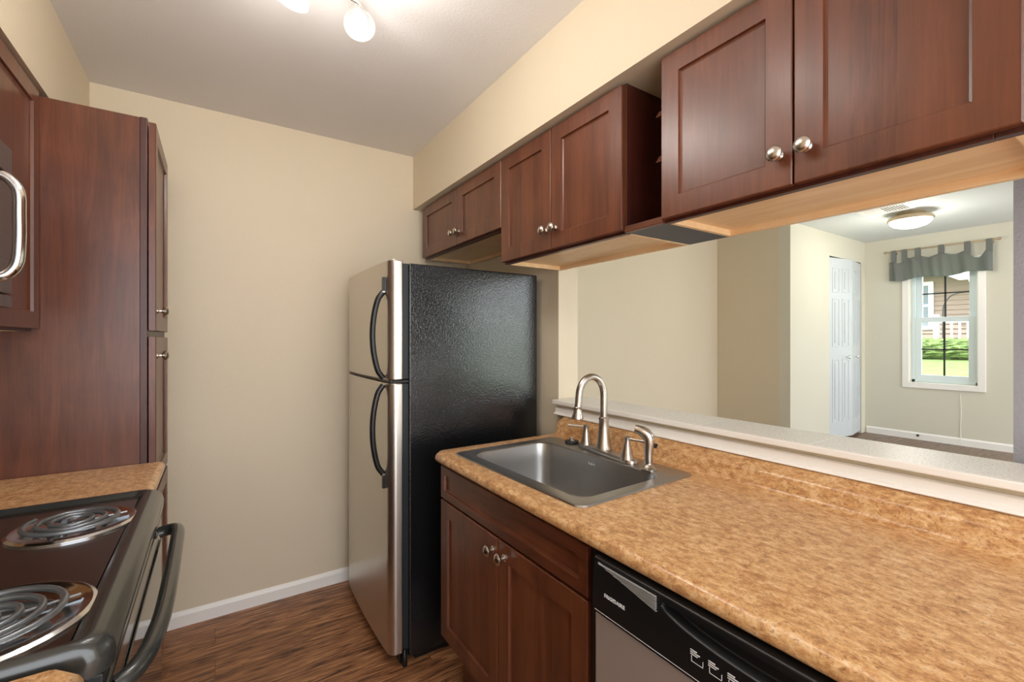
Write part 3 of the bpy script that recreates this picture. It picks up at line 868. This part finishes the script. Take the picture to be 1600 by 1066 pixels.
# dining ceiling light
dl = thing('ceiling_light', 'round frosted dome light with a nickel ring on the dining ceiling', 'ceiling light', (4.98, 1.36, ZC))
lx, ly = 5.04, 1.37
MB().lathe((lx, ly, ZC), (0, 0, -1), [(.10, 0), (.11, .03), (.15, .04), (.158, .062), (.154, .07), (.13, .071)], 40).build('ring', 'vase_gold', dl, smooth=True)
MB().lathe((lx, ly, ZC - .068), (0, 0, -1), [(.148, 0), (.138, .024), (.115, .045), (.07, .06), (0, .066)], 40).build('dome', 'dome', dl, smooth=True)
ld = bpy.data.lights.new('dome_light', 'POINT'); ld.energy = 8; ld.color = (1, .95, .86); ld.shadow_soft_size = .15
lo = bpy.data.objects.new('dome_light', ld); COL.objects.link(lo); lo.location = (lx, ly, ZC - .36)

# vent
vn = thing('ceiling_vent', 'white metal air vent on the dining ceiling beside the dome light', 'vent', (4.92, 1.43, ZC))
fr_ = MB(); vx0, vx1, vy0, vy1 = 4.60, 4.84, 1.28, 1.62
fr_.box(vx0, vx1, vy0, vy0 + .03, ZC - .012, ZC); fr_.box(vx0, vx1, vy1 - .03, vy1, ZC - .012, ZC)
fr_.box(vx0, vx0 + .03, vy0 + .03, vy1 - .03, ZC - .012, ZC); fr_.box(vx1 - .03, vx1, vy0 + .03, vy1 - .03, ZC - .012, ZC)
fr_.build('frame', 'trim', vn, bevel=.003)
MB().box(vx0 + .03, vx1 - .03, vy0 + .03, vy1 - .03, ZC - .002, ZC).build('opening', 'gasket', vn)
fr_ = MB()
for k in range(14):
    y = vy0 + .04 + k * .02
    fr_.box(vx0 + .03, vx1 - .03, y, y + (.006 if k < 7 else .016), ZC - .010, ZC - .004)
fr_.build('louvers', 'trim', vn)

# valance on its rod
rodx, rodz = XD - .07, 2.285
cr = thing('curtain_rod', 'thin brass-coloured curtain rod mounted above the dining window', 'curtain rod', (rodx, 1.45, rodz))
MB().tube([(rodx, 1.86, rodz), (rodx, 1.04, rodz)], .008, 10).build('rod', 'vase_gold', cr, smooth=True)
for y in (1.875, 1.025):
    MB().lathe((rodx, y + (.02 if y > 1.5 else -.02), rodz), (0, -1 if y > 1.5 else 1, 0), [(0, 0), (.012, .006), (.014, .018), (.008, .032), (.008, .036)]).build('finial', 'vase_gold', cr, smooth=True)
for y in (1.80, 1.07):
    MB().box(rodx - .002, XD - .001, y - .006, y + .006, rodz - .022, rodz - .009).build('bracket', 'vase_gold', cr)
va = thing('valance', 'grey tab-top cloth valance hanging over the dining window', 'valance', (rodx, 1.45, 2.0))
tabs = [1.806, 1.716, 1.606, 1.425, 1.235, 1.085]
NY, NZ = 120, 14
g = MB(); G_ = []
y0, y1 = 1.845, 1.062
for i in range(NY + 1):
    y = y0 + (y1 - y0) * i / NY; row = []
    near = min(abs(y - t_) for t_ in tabs)
    topz = 2.215 - min(.03, near * .35)
    if y < 1.235:
        u = (1.235 - y) / .15; topz = 2.20 - .09 * math.sin(PI * min(1, u)) + .04 * u if u < 1 else 2.235
    if y > 1.716: topz = 2.175 - .02 * math.sin(PI * (y - 1.716) / .09 if y < 1.806 else 0)
    botz = 1.975 + .012 * math.sin(y * 17) + .03 * max(0, (1.7 - y)) 
    for j in range(NZ + 1):
        t_ = j / NZ; z = topz + (botz - topz) * t_
        x = rodx - .004 + (.016 * math.sin(y * 34 + 1.2 * math.sin(y * 11)) + .008 * math.sin(y * 83 + t_ * 2)) * (.4 + .6 * t_) + (.04 if False else 0)
        row.append(g.bm.verts.new((x, y, z)))
    G_.append(row)
for i in range(NY):
    for j in range(NZ):
        g.bm.faces.new((G_[i][j], G_[i + 1][j], G_[i + 1][j + 1], G_[i][j + 1]))
cl = g.build('cloth_panel', 'cloth', va, smooth=True)
so = cl.modifiers.new('solid', 'SOLIDIFY'); so.thickness = .002
for ty in tabs:
    g = MB(); rr_ = .0105
    P = [(rodx - rr_ - .001, 2.17), ] + [(rodx - rr_ * math.cos(a), rodz + rr_ * math.sin(a)) for a in [PI * k / 8 for k in range(9)]] + [(rodx + rr_ + .001, 2.17)]
    P = P + [(x + (.0015 if x > rodx else -.0015), z + (.0015 if z > rodz else 0)) for x, z in P[::-1]]
    g.prism(P, 'Y', ty - .022, ty + .022); g.build('tab', 'cloth', va)

# small things in the dining area
cd = MB(); cd.tube([(XD - .004, 1.30, .80), (XD - .004, 1.293, .62), (XD - .004, 1.297, .45), (XD - .016, 1.29, ZD + .03)], .0025, 8, 4)
tag(cd.build('cable', 'trim', smooth=True), 'thin white cable running down the wall below the dining window', 'cable')
ds = MB(); ds.lathe((XD - .0135, 1.62, ZD + .045), (-1, 0, 0), [(.012, 0), (.012, .006), (.004, .008), (.004, .014), (0, .015)], 16)
tag(ds.build('cable_jack', 'iron', smooth=True), 'small dark round jack on the dining baseboard', 'jack')

# ------------------------------------------------------------------ outdoors
g = MB()
gx = [6.35, 9.5, 15.5, 60]; gz = [.28, .66, 1.0, 1.0]
g.rings([[(x, y, z) for x, z in zip(gx, gz)] for y in (-40, 40)], cap0=False, cap1=False, closed=False)
tag(g.build('lawn', 'grass'), 'green mown lawn outside the dining window', 'lawn', kind='structure')
h = bmesh.new()
bmesh.ops.create_icosphere(h, subdivisions=5, radius=1)
for v in h.verts:
    p = v.co.copy()
    k = 1 + .10 * math.sin(p.x * 19 + p.y * 13) * math.sin(p.z * 17 + p.y * 23) + random.uniform(-.05, .05)
    v.co = Vector((13.9 + p.x * .5 * k, 3.25 + p.y * 1.5 * k, 1.12 + p.z * .24 * k))
hm = MB(); hm.bm = h
tag(hm.build('hedge', 'hedge'), 'low green hedge in front of the neighbouring house', 'hedge')
HX = 15.6
ho = thing('house', 'neighbouring house with tan horizontal siding and white window', 'house', (HX, 3, 1))
s = MB()
for k in range(22):
    z = .9 + k * .12
    s.prism([(HX, z), (HX - .04, z), (HX - .004, z + .12), (HX, z + .12)], 'Y', -2, 9)
s.build('siding', 'siding', ho)
w = MB(); wy0, wy1, wz0, wz1 = 3.86, 4.25, 1.70, 2.75
w.box(HX - .07, HX - .02, wy0 - .1, wy0, wz0 - .1, wz1 + .1); w.box(HX - .07, HX - .02, wy1, wy1 + .1, wz0 - .1, wz1 + .1)
w.box(HX - .07, HX - .02, wy0, wy1, wz0 - .1, wz0); w.box(HX - .07, HX - .02, wy0, wy1, wz1, wz1 + .1); w.box(HX - .06, HX - .02, wy0, wy1, 2.2, 2.26)
wo = w.build('window', 'ext_white', ho)
MB().box(HX - .035, HX - .026, wy0, wy1, wz0, wz1).build('pane', 'ext_glass', wo)
MB().prism([(3.55, 3.02), (-1, 3.02), (-1, 2.75), (3.1, 2.75)], 'X', HX - .9, HX - .85).build('fascia', 'ext_white', ho)
MB().prism([(HX - .9, 3.0), (HX + 3, 4.8), (HX + 3, 4.6), (HX - .84, 2.95)], 'Y', -2.2, 9.2).build('roof', 'roof', ho)
fe = thing('porch_railing', 'white porch railing beside the neighbouring house behind the hedge', 'railing', (14.7, 2.8, 1))
r_ = MB(); r_.box(14.68, 14.72, 1.2, 3.45, 1.75, 1.81); r_.box(14.68, 14.72, 1.2, 3.45, 1.22, 1.27)
r_.build('rail', 'ext_white', fe)
for k in range(16):
    MB().box(14.685, 14.715, 1.25 + k * .14, 1.29 + k * .14, 1.0, 1.75).build('baluster', 'ext_white', fe)
MB().box(14.65, 14.75, 3.45, 3.55, .96, 1.95).build('post', 'ext_white', fe)
sh = MB(); sh.tube([(14.60, 3.36, 1.0), (14.60, 3.36, 2.0), (14.60, 3.33, 2.2), (14.60, 3.22, 2.38), (14.60, 3.05, 2.44), (14.60, 2.9, 2.45)], .014, 8, 5)
tag(sh.build('shepherd_hook', 'iron', smooth=True), 'black curved shepherd hook standing in the lawn outside the window', 'garden hook')

# ------------------------------------------------------------------ light and sky
wd = bpy.data.worlds.new('sky'); sc.world = wd; wd.use_nodes = True
nt = wd.node_tree; bg = nt.nodes['Background']
sky = nt.nodes.new('ShaderNodeTexSky'); sky.sky_type = 'HOSEK_WILKIE'; sky.turbidity = 4; sky.ground_albedo = .4
sky.sun_direction = Vector((-.55, -.2, .8)).normalized()
mxn = nt.nodes.new('ShaderNodeMix'); mxn.data_type = 'RGBA'; mxn.inputs[0].default_value = .72
nt.links.new(sky.outputs[0], mxn.inputs[6]); mxn.inputs[7].default_value = (.95, .97, 1.0, 1)
nt.links.new(mxn.outputs[2], bg.inputs[0]); bg.inputs[1].default_value = 4.5
sd = bpy.data.lights.new('sun', 'SUN'); sd.energy = 2.6; sd.angle = .01; sd.color = (1, .96, .9)
so = bpy.data.objects.new('sun', sd); COL.objects.link(so); so.location = (-5, 0, 10)
so.rotation_euler = Vector((-.75, 0, 1.0)).to_track_quat('Z', 'Y').to_euler()

# ------------------------------------------------------------------ camera
F = 705.0
cam = bpy.data.cameras.new('camera'); cam.sensor_fit = 'HORIZONTAL'; cam.sensor_width = 36; cam.lens = F / 1600 * 36
cam.shift_y = -2 / 1600; cam.clip_start = .02
co = bpy.data.objects.new('camera', cam); COL.objects.link(co)
co.location = (0, 0, 1.336); co.rotation_euler = (PI / 2, 0, -math.atan((800 - 336) / F))
sc.camera = co
sc.view_settings.view_transform = 'Standard'; sc.view_settings.look = 'None'
sc.view_settings.gamma = 1; sc.view_settings.use_curve_mapping = False; sc.view_settings.exposure = 0.52
sc.cycles.use_denoising = True
sc.cycles.max_bounces = 10; sc.cycles.diffuse_bounces = 6; sc.cycles.glossy_bounces = 5; sc.cycles.transparent_max_bounces = 12
sc.cycles.sample_clamp_indirect = 8
